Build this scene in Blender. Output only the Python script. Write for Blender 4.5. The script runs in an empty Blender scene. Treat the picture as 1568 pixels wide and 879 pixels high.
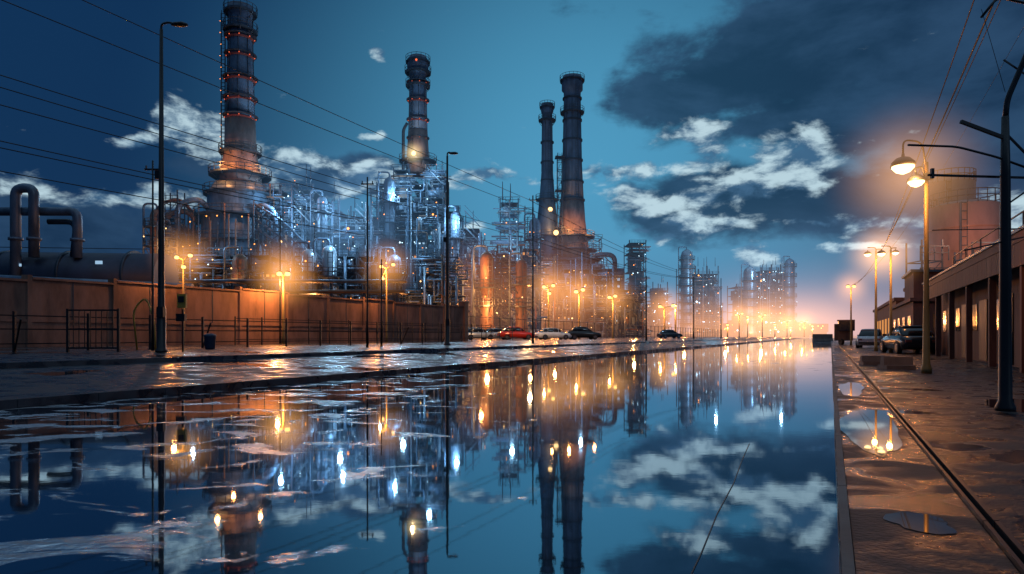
import bpy, math, random
from mathutils import Vector, Matrix
RND = random.Random(7)
scene = bpy.context.scene
try:
    scene.view_settings.view_transform = 'Standard'
    scene.view_settings.look = 'None'
    scene.view_settings.exposure = 0
except Exception: pass

# ------------------------------------------------------------------ materials
MATS = {}
def newmat(name):
    m = bpy.data.materials.new(name); m.use_nodes = True
    MATS[name] = m
    return m
def surf(name, col, rough=0.5, metal=0.0, var=0.35, scale=1.5, bump=0.0, col2=None, spec=0.5):
    m = newmat(name); nt = m.node_tree; N = nt.nodes; L = nt.links
    b = N['Principled BSDF']
    tc = N.new('ShaderNodeTexCoord')
    n = N.new('ShaderNodeTexNoise'); n.inputs['Scale'].default_value = scale; n.inputs['Detail'].default_value = 6
    n.inputs['Roughness'].default_value = 0.65
    mp = N.new('ShaderNodeMapping'); mp.inputs['Scale'].default_value = (1, 1, 0.35)
    L.new(tc.outputs['Object'], mp.inputs['Vector']); L.new(mp.outputs['Vector'], n.inputs['Vector'])
    r = N.new('ShaderNodeValToRGB'); L.new(n.outputs['Fac'], r.inputs['Fac'])
    c2 = col2 or tuple(c * (1 - var) for c in col)
    r.color_ramp.elements[0].position = 0.38; r.color_ramp.elements[0].color = (*c2, 1)
    r.color_ramp.elements[1].position = 0.62; r.color_ramp.elements[1].color = (*col, 1)
    L.new(r.outputs['Color'], b.inputs['Base Color'])
    mr = N.new('ShaderNodeMapRange'); mr.inputs['To Min'].default_value = max(0.05, rough - 0.15); mr.inputs['To Max'].default_value = min(1, rough + 0.15)
    L.new(n.outputs['Fac'], mr.inputs['Value']); L.new(mr.outputs['Result'], b.inputs['Roughness'])
    b.inputs['Metallic'].default_value = metal
    if bump:
        bp = N.new('ShaderNodeBump'); bp.inputs['Strength'].default_value = bump; bp.inputs['Distance'].default_value = 0.05
        L.new(n.outputs['Fac'], bp.inputs['Height']); L.new(bp.outputs['Normal'], b.inputs['Normal'])
    return m
def emit(name, col, s, sample=False):
    m = newmat(name); nt = m.node_tree; nt.nodes.clear()
    e = nt.nodes.new('ShaderNodeEmission'); o = nt.nodes.new('ShaderNodeOutputMaterial')
    e.inputs['Color'].default_value = (*col, 1); e.inputs['Strength'].default_value = s
    nt.links.new(e.outputs[0], o.inputs['Surface'])
    try: m.cycles.emission_sampling = 'AUTO' if sample else 'NONE'
    except Exception: pass
    return m

surf('steel', (0.13, 0.20, 0.29), 0.45, 0.3, 0.6, 0.6)
surf('dark_steel', (0.045, 0.07, 0.10), 0.5, 0.3, 0.5, 0.8)
surf('silver', (0.32, 0.40, 0.48), 0.35, 0.5, 0.45, 0.5)
surf('rust', (0.17, 0.085, 0.05), 0.6, 0.2, 0.5, 0.7, col2=(0.07, 0.045, 0.035))
surf('stack_paint', (0.085, 0.155, 0.25), 0.55, 0.1, 0.5, 0.5)
surf('stack_brick', (0.22, 0.165, 0.155), 0.65, 0.0, 0.5, 0.7)
surf('red_ring', (0.32, 0.07, 0.05), 0.5, 0.1, 0.3, 1)
surf('wall_concrete', (0.24, 0.14, 0.105), 0.8, 0.0, 0.55, 0.9, 0.5)
surf('concrete', (0.13, 0.11, 0.10), 0.75, 0.0, 0.4, 1.2, 0.3)
surf('brown_brick', (0.11, 0.05, 0.04), 0.8, 0.0, 0.55, 1.1, 0.4)
surf('tank_paint', (0.36, 0.19, 0.15), 0.55, 0.1, 0.4, 0.5)
surf('blue_paint', (0.02, 0.04, 0.085), 0.5, 0.1, 0.4, 0.6)
surf('black_metal', (0.012, 0.014, 0.018), 0.45, 0.3, 0.4, 3)
surf('yellow_paint', (0.4, 0.26, 0.04), 0.5, 0.1, 0.3, 3)
surf('cable', (0.008, 0.008, 0.01), 0.6)
surf('glass_dark', (0.008, 0.01, 0.014), 0.08, 0.0, 0.2, 1)
surf('tyre', (0.012, 0.012, 0.012), 0.8)
surf('chrome', (0.5, 0.5, 0.5), 0.2, 1.0)
surf('car_silver', (0.45, 0.48, 0.5), 0.25, 0.3, 0.1, 1)
surf('car_white', (0.7, 0.72, 0.75), 0.25, 0.0, 0.1, 1)
surf('car_red', (0.5, 0.03, 0.015), 0.22, 0.1, 0.1, 1)
surf('car_dark', (0.03, 0.035, 0.04), 0.22, 0.3, 0.1, 1)
surf('lamp_post_paint', (0.22, 0.17, 0.06), 0.5, 0.2, 0.3, 3)
emit('bulb_orange', (1.0, 0.30, 0.05), 4.0)
emit('bulb_warm', (1.0, 0.55, 0.2), 3.2)
emit('bulb_lamp', (1.0, 0.46, 0.12), 4.2)
emit('bulb_bowl', (1.0, 0.64, 0.28), 5)
emit('bulb_cool', (0.55, 0.82, 1.0), 3.6)
emit('bulb_red', (1.0, 0.16, 0.06), 1.3)
emit('window_warm', (1.0, 0.40, 0.12), 0.7)
emit('window_cool', (0.45, 0.72, 1.0), 0.7)

# ------------------------------------------------------------------ mesh builder
class M:
    def __init__(s): s.v = []; s.f = []; s.m = []; s.sm = []; s.names = []
    def mi(s, n):
        if n not in s.names: s.names.append(n)
        return s.names.index(n)
    def box(s, cx, cy, cz, sx, sy, sz, mat, rot=0.0):
        b = len(s.v); c, n = math.cos(rot), math.sin(rot)
        for dx, dy, dz in ((-1,-1,-1),(1,-1,-1),(1,1,-1),(-1,1,-1),(-1,-1,1),(1,-1,1),(1,1,1),(-1,1,1)):
            x, y = dx*sx/2, dy*sy/2
            s.v.append((cx + x*c - y*n, cy + x*n + y*c, cz + dz*sz/2))
        k = s.mi(mat)
        for q in ((0,3,2,1),(4,5,6,7),(0,1,5,4),(1,2,6,5),(2,3,7,6),(3,0,4,7)):
            s.f.append(tuple(b+i for i in q)); s.m.append(k); s.sm.append(False)
    def bar(s, p0, p1, w, mat):
        s.cyl(p0, p1, w/2*1.2, w/2*1.2, 4, mat, smooth=False)
    def cyl(s, p0, p1, r0, r1, n, mat, smooth=True, caps=True):
        p0 = Vector(p0); p1 = Vector(p1); d = p1 - p0
        if d.length < 1e-6: return
        d.normalize()
        a = Vector((0,0,1)) if abs(d.z) < 0.9 else Vector((1,0,0))
        u = d.cross(a).normalized(); w = d.cross(u)
        b = len(s.v); k = s.mi(mat)
        for p, r in ((p0, r0), (p1, r1)):
            for i in range(n):
                t = 2*math.pi*(i+0.5)/n
                s.v.append(tuple(p + u*math.cos(t)*r + w*math.sin(t)*r))
        for i in range(n):
            j = (i+1) % n
            s.f.append((b+i, b+n+i, b+n+j, b+j)); s.m.append(k); s.sm.append(smooth)
        if caps:
            s.f.append(tuple(b+i for i in range(n))); s.m.append(k); s.sm.append(False)
            s.f.append(tuple(b+n+i for i in reversed(range(n)))); s.m.append(k); s.sm.append(False)
    def pipe(s, pts, r, mat, n=8, bend=None):
        P = [Vector(p) for p in pts]
        if bend:
            Q = [P[0]]
            for i in range(1, len(P)-1):
                a = (P[i-1]-P[i]); c = (P[i+1]-P[i])
                bl = min(bend, a.length*0.45, c.length*0.45)
                A = P[i] + a.normalized()*bl; C = P[i] + c.normalized()*bl
                for t in (0, .2, .4, .6, .8, 1):
                    Q.append(A*(1-t)**2 + P[i]*2*t*(1-t) + C*t*t)
            Q.append(P[-1]); P = Q
        b = len(s.v); k = s.mi(mat); ref = None; cnt = len(P)
        for i, p in enumerate(P):
            if i == 0: d = P[1]-P[0]
            elif i == cnt-1: d = P[-1]-P[-2]
            else: d = (P[i+1]-P[i]).normalized() + (P[i]-P[i-1]).normalized()
            if d.length < 1e-6: d = Vector((0,0,1))
            d.normalize()
            if ref is None:
                a = Vector((0,0,1)) if abs(d.z) < 0.9 else Vector((1,0,0))
                u = d.cross(a).normalized()
            else:
                u = (ref - d*ref.dot(d)); u = u.normalized() if u.length > 1e-6 else d.orthogonal().normalized()
            ref = u; w = d.cross(u)
            for j in range(n):
                t = 2*math.pi*j/n
                s.v.append(tuple(p + u*math.cos(t)*r + w*math.sin(t)*r))
        for i in range(cnt-1):
            for j in range(n):
                jj = (j+1) % n
                s.f.append((b+i*n+j, b+(i+1)*n+j, b+(i+1)*n+jj, b+i*n+jj)); s.m.append(k); s.sm.append(True)
        s.f.append(tuple(b+i for i in range(n))); s.m.append(k); s.sm.append(False)
        s.f.append(tuple(b+(cnt-1)*n+i for i in reversed(range(n)))); s.m.append(k); s.sm.append(False)
    def lathe(s, cx, cy, prof, n, mat, smooth=True):
        b = len(s.v); k = s.mi(mat)
        for r, z in prof:
            for j in range(n):
                t = 2*math.pi*j/n
                s.v.append((cx + math.cos(t)*r, cy + math.sin(t)*r, z))
        for i in range(len(prof)-1):
            for j in range(n):
                jj = (j+1) % n
                s.f.append((b+i*n+j, b+i*n+jj, b+(i+1)*n+jj, b+(i+1)*n+j)); s.m.append(k); s.sm.append(smooth)
        s.f.append(tuple(b+i for i in reversed(range(n)))); s.m.append(k); s.sm.append(False)
        e = b+(len(prof)-1)*n
        s.f.append(tuple(e+i for i in range(n))); s.m.append(k); s.sm.append(False)
    def ball(s, x, y, z, r, mat, n=8):
        s.lathe(x, y, [(r*math.sin(t)+1e-4, z - r*math.cos(t)) for t in [math.pi*i/6 for i in range(7)]], n, mat)
    def platform(s, cx, cy, z, r, mat='dark_steel', n=16, rail=1.1, th=0.3):
        s.lathe(cx, cy, [(r, z-th), (r, z)], n, mat, False)
        for h in (0.55, 1.1):
            s.pipe([(cx+math.cos(2*math.pi*i/n)*r, cy+math.sin(2*math.pi*i/n)*r, z+rail*h) for i in range(n+1)], 0.06, mat, 4)
        for i in range(n):
            t = 2*math.pi*i/n
            s.bar((cx+math.cos(t)*r, cy+math.sin(t)*r, z), (cx+math.cos(t)*r, cy+math.sin(t)*r, z+rail*1.1), 0.09, mat)
            if i % 2: s.bar((cx+math.cos(t)*r, cy+math.sin(t)*r, z-th), (cx+math.cos(t)*r*.6, cy+math.sin(t)*r*.6, z-1.6), 0.12, mat)
    def ladder(s, x, y, z0, z1, mat='dark_steel', w=0.7):
        s.bar((x-w/2, y, z0), (x-w/2, y, z1), 0.1, mat); s.bar((x+w/2, y, z0), (x+w/2, y, z1), 0.1, mat)
        z = z0
        while z < z1:
            s.bar((x-w/2, y, z), (x+w/2, y, z), 0.07, mat); z += 0.7
    def build(s, name, loc=None, rot=0.0, keep=False):
        me = bpy.data.meshes.new(name)
        if loc is None and not keep:
            xs = [p[0] for p in s.v]; ys = [p[1] for p in s.v]; zs = [p[2] for p in s.v]
            o = ((min(xs)+max(xs))/2, (min(ys)+max(ys))/2, min(zs))
            vv = [(p[0]-o[0], p[1]-o[1], p[2]-o[2]) for p in s.v]
        else:
            o = loc or (0, 0, 0); vv = s.v
        me.from_pydata(vv, [], s.f)
        for n in s.names: me.materials.append(MATS[n])
        me.polygons.foreach_set('material_index', s.m)
        me.polygons.foreach_set('use_smooth', s.sm)
        me.update()
        ob = bpy.data.objects.new(name, me); scene.collection.objects.link(ob)
        ob.location = o; ob.rotation_euler = (0, 0, rot)
        return ob
def adopt(ob, parent):
    ob.parent = parent; ob.matrix_parent_inverse = parent.matrix_basis.inverted()
def point(name, loc, energy, col, parent, r=0.15):
    l = bpy.data.lights.new(name, 'POINT'); l.energy = energy; l.color = col; l.shadow_soft_size = r
    o = bpy.data.objects.new(name, l); scene.collection.objects.link(o); o.location = loc
    adopt(o, parent); return o
SOD = (1.0, 0.34, 0.08); WARM = (1.0, 0.55, 0.25); COOL = (0.4, 0.72, 1.0)

# painted bloom and haze: self-emitting balls in place of light scattered by air
_hm = {}
def add_haze_glow(name, loc, R, col, strength, parent=None, scale=(1,1,1), power=2.6):
    key = (col, round(strength, 5), power)
    if key not in _hm:
        m = bpy.data.materials.new('haze_glow'); m.use_nodes = True; nt = m.node_tree; nt.nodes.clear()
        N = nt.nodes; L = nt.links
        tc = N.new('ShaderNodeTexCoord'); ln = N.new('ShaderNodeVectorMath'); ln.operation = 'LENGTH'
        L.new(tc.outputs['Object'], ln.inputs[0])
        a = N.new('ShaderNodeMath'); a.operation = 'SUBTRACT'; a.use_clamp = True; a.inputs[0].default_value = 1
        L.new(ln.outputs['Value'], a.inputs[1])
        p = N.new('ShaderNodeMath'); p.operation = 'POWER'; p.inputs[1].default_value = power; L.new(a.outputs[0], p.inputs[0])
        k = N.new('ShaderNodeMath'); k.operation = 'MULTIPLY'; k.inputs[1].default_value = strength; L.new(p.outputs[0], k.inputs[0])
        e = N.new('ShaderNodeEmission'); e.inputs['Color'].default_value = (*col, 1); L.new(k.outputs[0], e.inputs['Strength'])
        o = N.new('ShaderNodeOutputMaterial'); L.new(e.outputs[0], o.inputs['Volume'])
        try: m.cycles.emission_sampling = 'NONE'; m.cycles.volume_step_rate = 2.2
        except Exception: pass
        _hm[key] = m
    b = M(); b.ball(0, 0, 0, 1.0, 'steel', 16)
    me = bpy.data.meshes.new(name)
    me.from_pydata(b.v, [], b.f); me.materials.append(_hm[key]); me.update()
    ob = bpy.data.objects.new(name, me); scene.collection.objects.link(ob)
    ob.location = loc; ob.scale = (R*scale[0], R*scale[1], R*scale[2])
    if parent is not None: adopt(ob, parent)
    return ob

# road frame: the road heads towards +Y with a drift of SK metres to +X per metre
SK = 0.488
ROT = -math.atan(SK)
def R(a, d): return (SK*d + a, d)

# ------------------------------------------------------------------ ground
def wet_material(name, base, dark, puddle, rough, bump, pscale=0.35, streak=False):
    m = newmat(name); nt = m.node_tree; N = nt.nodes; L = nt.links; b = N['Principled BSDF']
    g = N.new('ShaderNodeNewGeometry')
    mp = N.new('ShaderNodeMapping'); L.new(g.outputs['Position'], mp.inputs['Vector'])
    if streak: mp.inputs['Scale'].default_value = (1.0, 1.35, 1); mp.inputs['Rotation'].default_value = (0, 0, .35)
    n1 = N.new('ShaderNodeTexNoise'); n1.inputs['Scale'].default_value = pscale; n1.inputs['Detail'].default_value = 5; n1.inputs['Distortion'].default_value = 0.6
    n2 = N.new('ShaderNodeTexNoise'); n2.inputs['Scale'].default_value = 32; n2.inputs['Detail'].default_value = 6
    n3 = N.new('ShaderNodeTexNoise'); n3.inputs['Scale'].default_value = 1.7 if streak else 2.2; n3.inputs['Detail'].default_value = 6; n3.inputs['Distortion'].default_value = 1.0 if streak else .5
    for n in (n1, n2, n3): L.new(mp.outputs[0], n.inputs['Vector'])
    r = N.new('ShaderNodeMapRange'); r.inputs['From Min'].default_value = puddle; r.inputs['From Max'].default_value = puddle+0.06; r.inputs['To Min'].default_value = 0; r.inputs['To Max'].default_value = 1
    L.new(n1.outputs['Fac'], r.inputs['Value'])
    cr = N.new('ShaderNodeMapRange'); cr.inputs['From Min'].default_value = .42; cr.inputs['From Max'].default_value = .58; L.new(n3.outputs['Fac'], cr.inputs['Value'])
    mx = N.new('ShaderNodeMixRGB'); L.new(cr.outputs[0], mx.inputs['Fac']); mx.inputs['Color1'].default_value = (*dark, 1); mx.inputs['Color2'].default_value = (*base, 1)
    L.new(mx.outputs[0], b.inputs['Base Color'])
    rr = N.new('ShaderNodeMapRange'); rr.inputs['From Min'].default_value = .42; rr.inputs['From Max'].default_value = .58; rr.inputs['To Min'].default_value = rough-0.26; rr.inputs['To Max'].default_value = rough+0.2; L.new(n3.outputs['Fac'], rr.inputs['Value'])
    rm = N.new('ShaderNodeMath'); rm.operation = 'MULTIPLY'; L.new(rr.outputs[0], rm.inputs[0])
    inv = N.new('ShaderNodeMath'); inv.operation = 'SUBTRACT'; inv.inputs[0].default_value = 1.0; L.new(r.outputs[0], inv.inputs[1])
    inv2 = N.new('ShaderNodeMath'); inv2.operation = 'MAXIMUM'; inv2.inputs[1].default_value = 0.1; L.new(inv.outputs[0], inv2.inputs[0])
    L.new(inv2.outputs[0], rm.inputs[1]); L.new(rm.outputs[0], b.inputs['Roughness'])
    ad = N.new('ShaderNodeMath'); ad.operation = 'MULTIPLY_ADD'; L.new(n3.outputs['Fac'], ad.inputs[0]); ad.inputs[1].default_value = 3.0; L.new(n2.outputs['Fac'], ad.inputs[2])
    bp = N.new('ShaderNodeBump'); bp.inputs['Distance'].default_value = 0.010; L.new(ad.outputs[0], bp.inputs['Height'])
    bs = N.new('ShaderNodeMath'); bs.operation = 'MULTIPLY'; bs.inputs[1].default_value = bump; L.new(inv.outputs[0], bs.inputs[0]); L.new(bs.outputs[0], bp.inputs['Strength'])
    L.new(bp.outputs[0], b.inputs['Normal'])
    b.inputs['IOR'].default_value = 1.4
    return m
wet_material('asphalt', (0.024, 0.029, 0.038), (0.008, 0.010, 0.015), 0.55, 0.5, 0.6)
wet_material('pavement', (0.036, 0.025, 0.022), (0.006, 0.005, 0.006), 0.58, 0.46, 1.0, 0.7, True)

g = M()
prof = [(-1500, 0.5), (-60, 0.5), (-19.5, 0.5), (-17.6, 0.42), (-17.55, 0.30), (-14, 0.16), (-11.42, 0.10), (-11.4, -0.10), (0.03, -0.10), (0.04, 0.05), (1500, 0.05)]
Ds = [-80, 0, 10, 20, 40, 80, 160, 320, 700, 3500]
for d in Ds:
    for a, z in prof:
        x, y = R(a, d); g.v.append((x, y, z))
k = g.mi('asphalt'); n = len(prof)
for i in range(len(Ds)-1):
    for j in range(n-1):
        g.f.append((i*n+j, i*n+j+1, (i+1)*n+j+1, (i+1)*n+j)); g.m.append(k); g.sm.append(False)
g.build('ground', keep=True)

def strip(mb, a0, a1, d0, d1, z0, z1, mat, seg=None):
    d = d0
    seg = seg or (d1-d0)
    while d < d1-1e-6:
        e = min(d+seg-0.012, d1)
        b = len(mb.v)
        for z in (z0, z1):
            for (a, dd) in ((a0, d), (a1, d), (a1, e), (a0, e)):
                x, y = R(a, dd); mb.v.append((x, y, z))
        kk = mb.mi(mat)
        for q in ((0,3,2,1),(4,5,6,7),(0,1,5,4),(1,2,6,5),(2,3,7,6),(3,0,4,7)):
            mb.f.append(tuple(b+i for i in q)); mb.m.append(kk); mb.sm.append(False)
        d += seg
kb = M(); strip(kb, -11.39, -11.2, -20, 200, -0.1, 0.125, 'asphalt', 1.0); kb.build('kerb')
kb = M(); strip(kb, 0.045, 0.095, -10, 160, -0.1, 0.082, 'concrete', 2.0); kb.build('kerb')
pv = M(); strip(pv, 0.10, 0.74, -10, 90, 0.0, 0.07, 'pavement', 200); strip(pv, 0.83, 4.9, -10, 90, 0.0, 0.075, 'pavement', 200); pv.build('pavement')
gt = M(); strip(gt, 0.745, 0.765, -10, 60, 0.0, 0.095, 'black_metal', 1.2); strip(gt, 0.80, 0.825, -10, 60, 0.0, 0.095, 'black_metal', 1.2); gt.build('drain_channel')

# water : flooded road
m = newmat('water'); nt = m.node_tree; nt.nodes.clear(); N = nt.nodes; L = nt.links
def mth(op, a, b=None, c=None, clamp=False, N=None, L=None):
    x = N.new('ShaderNodeMath'); x.operation = op; x.use_clamp = clamp
    for i, q in enumerate((a, b, c)):
        if q is None: continue
        if isinstance(q, (int, float)): x.inputs[i].default_value = q
        else: L.new(q, x.inputs[i])
    return x.outputs[0]
W = dict(N=N, L=L)
geo = N.new('ShaderNodeNewGeometry'); sp = N.new('ShaderNodeSeparateXYZ'); L.new(geo.outputs['Position'], sp.inputs[0])
mpw = N.new('ShaderNodeMapping'); mpw.inputs['Scale'].default_value = (0.85, 1.35, 1); L.new(geo.outputs['Position'], mpw.inputs['Vector'])
na = N.new('ShaderNodeTexNoise'); na.inputs['Scale'].default_value = 1.5; na.inputs['Detail'].default_value = 8; na.inputs['Distortion'].default_value = 0.9; na.inputs['Roughness'].default_value = 0.6
nb = N.new('ShaderNodeTexNoise'); nb.inputs['Scale'].default_value = 6.0; nb.inputs['Detail'].default_value = 5
nc = N.new('ShaderNodeTexNoise'); nc.inputs['Scale'].default_value = 0.35; nc.inputs['Detail'].default_value = 2
for q in (na, nb, nc): L.new(mpw.outputs[0], q.inputs['Vector'])
side = mth('MULTIPLY_ADD', sp.outputs['X'], -0.06, -0.10, **W)
side = mth('MINIMUM', side, 0.022, **W)
fr_ = N.new('ShaderNodeMapRange'); L.new(sp.outputs['Y'], fr_.inputs['Value']); fr_.inputs['From Min'].default_value = 9; fr_.inputs['From Max'].default_value = 22; fr_.inputs['To Min'].default_value = -.3; fr_.inputs['To Max'].default_value = -.04
side = mth('MAXIMUM', side, fr_.outputs[0], **W)
pm = mth('ADD', na.outputs['Fac'], side, **W)
mr = N.new('ShaderNodeMapRange'); mr.interpolation_type = 'SMOOTHSTEP'; L.new(pm, mr.inputs['Value']); mr.inputs['From Min'].default_value = 0.545; mr.inputs['From Max'].default_value = 0.60
patch = mr.outputs[0]
bp = N.new('ShaderNodeBump'); bp.inputs['Distance'].default_value = 0.003; bp.inputs['Strength'].default_value = 0.2
hh = mth('MULTIPLY_ADD', nb.outputs['Fac'], 0.3, mth('MULTIPLY', nc.outputs['Fac'], 2.0, **W), **W); L.new(hh, bp.inputs['Height'])
bp2 = N.new('ShaderNodeBump'); bp2.inputs['Distance'].default_value = 0.07; bp2.inputs['Strength'].default_value = 0.9; L.new(nb.outputs['Fac'], bp2.inputs['Height'])
gl = N.new('ShaderNodeBsdfGlossy'); gl.inputs['Roughness'].default_value = 0.026; gl.inputs['Color'].default_value = (0.78, 0.90, 1.0, 1); L.new(bp.outputs[0], gl.inputs['Normal'])
df = N.new('ShaderNodeBsdfDiffuse'); df.inputs['Color'].default_value = (0.006, 0.012, 0.02, 1)
fr = N.new('ShaderNodeFresnel'); fr.inputs['IOR'].default_value = 1.8
fac = mth('MULTIPLY_ADD', fr.outputs[0], 0.62, 0.32, clamp=True, **W)
wm = N.new('ShaderNodeMixShader'); L.new(fac, wm.inputs[0]); L.new(df.outputs[0], wm.inputs[1]); L.new(gl.outputs[0], wm.inputs[2])
gs = N.new('ShaderNodeBsdfGlossy'); gs.inputs['Roughness'].default_value = 0.2; gs.inputs['Color'].default_value = (0.88, 0.95, 1.0, 1); L.new(bp2.outputs[0], gs.inputs['Normal'])
ds = N.new('ShaderNodeBsdfDiffuse'); ds.inputs['Color'].default_value = (0.50, 0.53, 0.56, 1); L.new(bp2.outputs[0], ds.inputs['Normal'])  # pale diffuse colour paints reflected bright cloud into the ripple patches
sm = N.new('ShaderNodeMixShader'); sm.inputs[0].default_value = 0.6; L.new(ds.outputs[0], sm.inputs[1]); L.new(gs.outputs[0], sm.inputs[2])
fm = N.new('ShaderNodeMixShader'); L.new(mth('MULTIPLY', patch, .92, **W), fm.inputs[0]); L.new(wm.outputs[0], fm.inputs[1]); L.new(sm.outputs[0], fm.inputs[2])
out = N.new('ShaderNodeOutputMaterial'); L.new(fm.outputs[0], out.inputs['Surface'])
wt = M()
for a, d in ((-11.19, -20), (0.04, -20), (0.04, 900), (-11.19, 900)):
    x, y = R(a, d); wt.v.append((x, y, 0.0))
wt.f.append((0, 1, 2, 3)); wt.m.append(wt.mi('water')); wt.sm.append(False)
wt.build('water', keep=True)
m = newmat('puddle_water'); b = m.node_tree.nodes['Principled BSDF']; b.inputs['Base Color'].default_value = (0.008, 0.01, 0.014, 1); b.inputs['Roughness'].default_value = 0.02; b.inputs['IOR'].default_value = 1.6
def puddle(cx, cy, rx, ry, z, seed, rot=ROT):
    q = random.Random(seed); p = M(); k = p.mi('puddle_water'); n = 60
    ph = [q.uniform(0, 6.28) for _ in range(6)]
    for i in range(n):
        t = 2*math.pi*i/n
        r = 1 + 0.12*math.sin(2*t+ph[0]) + 0.08*math.sin(3*t+ph[1]) + 0.05*math.sin(5*t+ph[2]) + 0.03*math.sin(8*t+ph[3]) + .02*math.sin(13*t+ph[4])
        x, y = rx*r*math.cos(t), ry*r*math.sin(t)
        p.v.append((x, y, 0))
    p.f.append(tuple(range(n))); p.m.append(k); p.sm.append(False)
    p.build('puddle', loc=(cx, cy, z), rot=rot)
x, y = R(0.40, 6.7); puddle(x, y, 0.24, 1.9, 0.074, 1)
x, y = R(0.36, 11.5); puddle(x, y, 0.2, 1.6, 0.074, 2)
x, y = R(0.44, 3.25); puddle(x, y, 0.15, 0.18, 0.074, 5)
x, y = R(2.6, 8.5); puddle(x, y, 0.5, 1.1, 0.079, 6)
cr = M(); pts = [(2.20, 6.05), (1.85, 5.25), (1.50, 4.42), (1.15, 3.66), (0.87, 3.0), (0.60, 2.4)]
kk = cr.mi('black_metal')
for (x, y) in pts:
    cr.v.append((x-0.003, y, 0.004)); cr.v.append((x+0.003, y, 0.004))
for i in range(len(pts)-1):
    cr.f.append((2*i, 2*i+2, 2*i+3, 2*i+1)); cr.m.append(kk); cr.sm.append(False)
cr.build('cable_reflection_strip', keep=True)  # thin dark strip laid on the water, drawing in a cable's reflection

# ------------------------------------------------------------------ smokestacks
def rings(b, x, y, r, zs, h=0.3):
    for z in zs:
        b.lathe(x, y, [(r, z-h/2), (r+0.22, z-h/2), (r+0.22, z+h/2), (r, z+h/2)], 28, 'red_ring', False)
        b.lathe(x, y, [(r+.1, z+.5), (r+.7, z+.5), (r+.7, z+.62), (r+.1, z+.62)], 20, 'dark_steel', False)
        for i in range(8):
            t = 2*math.pi*i/8+0.3
            b.ball(x+math.cos(t)*(r+0.3), y+math.sin(t)*(r+0.3), z+0.2, 0.09, 'bulb_red', 6)
def seams(b, x, y, r0, z0, r1, z1, n=8):
    for i in range(n):
        t = 2*math.pi*i/n+.2
        b.cyl((x+math.cos(t)*(r0+.03), y+math.sin(t)*(r0+.03), z0), (x+math.cos(t)*(r1+.03), y+math.sin(t)*(r1+.03), z1), .07, .07, 4, 'dark_steel')
# stack 1
b = M(); X, Y = -49.9, 120
b.lathe(X, Y, [(4.0, 27), (3.7, 30), (2.8, 34.5), (2.6, 40.5)], 32, 'stack_brick')
b.lathe(X, Y, [(2.45, 40.5), (2.15, 52), (2.0, 59.5), (2.25, 60.2), (2.25, 61.4), (1.8, 61.4), (1.8, 60.5)], 32, 'stack_paint')
seams(b, X, Y, 2.45, 40.5, 2.05, 59)
rings(b, X, Y, 2.4, [40.7, 44, 47.7]); rings(b, X, Y, 2.15, [52, 55.3])
b.platform(X, Y, 57.0, 3.0); b.platform(X, Y, 60.3, 2.9); b.platform(X, Y, 30.4, 5.4, n=24); b.platform(X, Y, 34.6, 3.7, n=18)
b.ladder(X-2.4, Y-1.6, 30, 60); b.ladder(X-3.0, Y-0.5, 34, 60)
for i in range(12): b.ball(X-2.9+RND.uniform(-.2, .2), Y-1.5, 35+i*2.1, 0.06, 'bulb_orange', 5)
s1 = b.build('smokestack')
point('stack_light', (X-1.5, Y-6, 31.2), 1600, SOD, s1, 0.3); point('stack_light', (X+5.0, Y-3.5, 31.2), 900, SOD, s1, 0.3)
# stack 2
b = M(); X, Y = -21.6, 150
b.lathe(X, Y, [(2.8, 38), (2.6, 41), (2.2, 48)], 28, 'stack_brick')
b.lathe(X, Y, [(2.1, 48), (1.85, 60), (1.85, 61), (2.4, 61.6), (2.4, 64.2), (1.9, 65), (1.6, 65), (1.6, 63)], 28, 'stack_paint')
seams(b, X, Y, 2.1, 48, 1.85, 60)
rings(b, X, Y, 1.95, [58.5, 54.5, 50, 45.8])
b.platform(X, Y, 61.5, 3.0); b.platform(X, Y, 63.8, 2.8); b.platform(X, Y, 41, 4.3); b.platform(X, Y, 58.4, 2.8)
b.ladder(X-1.2, Y-2.4, 41, 62)
b.ball(X, Y-2.6, 63.3, 0.25, 'bulb_red')
b.ball(X-0.3, Y-4.6, 41.6, 0.5, 'bulb_warm')
b.pipe([(X-3.2, Y-1, 30), (X-3.2, Y-1, 48), (X-2.3, Y-1, 49.5)], 0.35, 'dark_steel', 8, 1.5)
s2 = b.build('smokestack')
point('stack_light', (X-0.3, Y-6.5, 41.6), 1100, WARM, s2, 0.3)
add_haze_glow('haze_glow', (X-0.3, Y-5, 41.6), 3.2, (1.0, 0.75, 0.35), 0.6, s2)
# stack 3
b = M(); X, Y = 9.7, 180
b.lathe(X, Y, [(4.0, 22), (3.3, 28), (2.2, 38), (1.6, 46), (1.4, 62), (1.7, 62.6), (1.7, 64.7), (1.2, 64.7), (1.2, 63)], 28, 'stack_paint')
seams(b, X, Y, 1.6, 46, 1.4, 62, 6)
b.platform(X, Y, 60.4, 2.4); b.platform(X, Y, 64, 2.1); b.platform(X, Y, 38.5, 3.2); b.platform(X, Y, 28.3, 4.6)
for z in (54, 48.5, 43.5): b.lathe(X, Y, [(1.85, z), (1.85, z+0.4)], 24, 'dark_steel', False)
b.ladder(X+0.5, Y-2, 38, 62)
b.ball(X+0.6, Y-4.2, 35, 0.6, 'bulb_warm')
s3 = b.build('smokestack'); point('stack_light', (X+1, Y-5.5, 30), 650, SOD, s3, 0.3)
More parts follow.
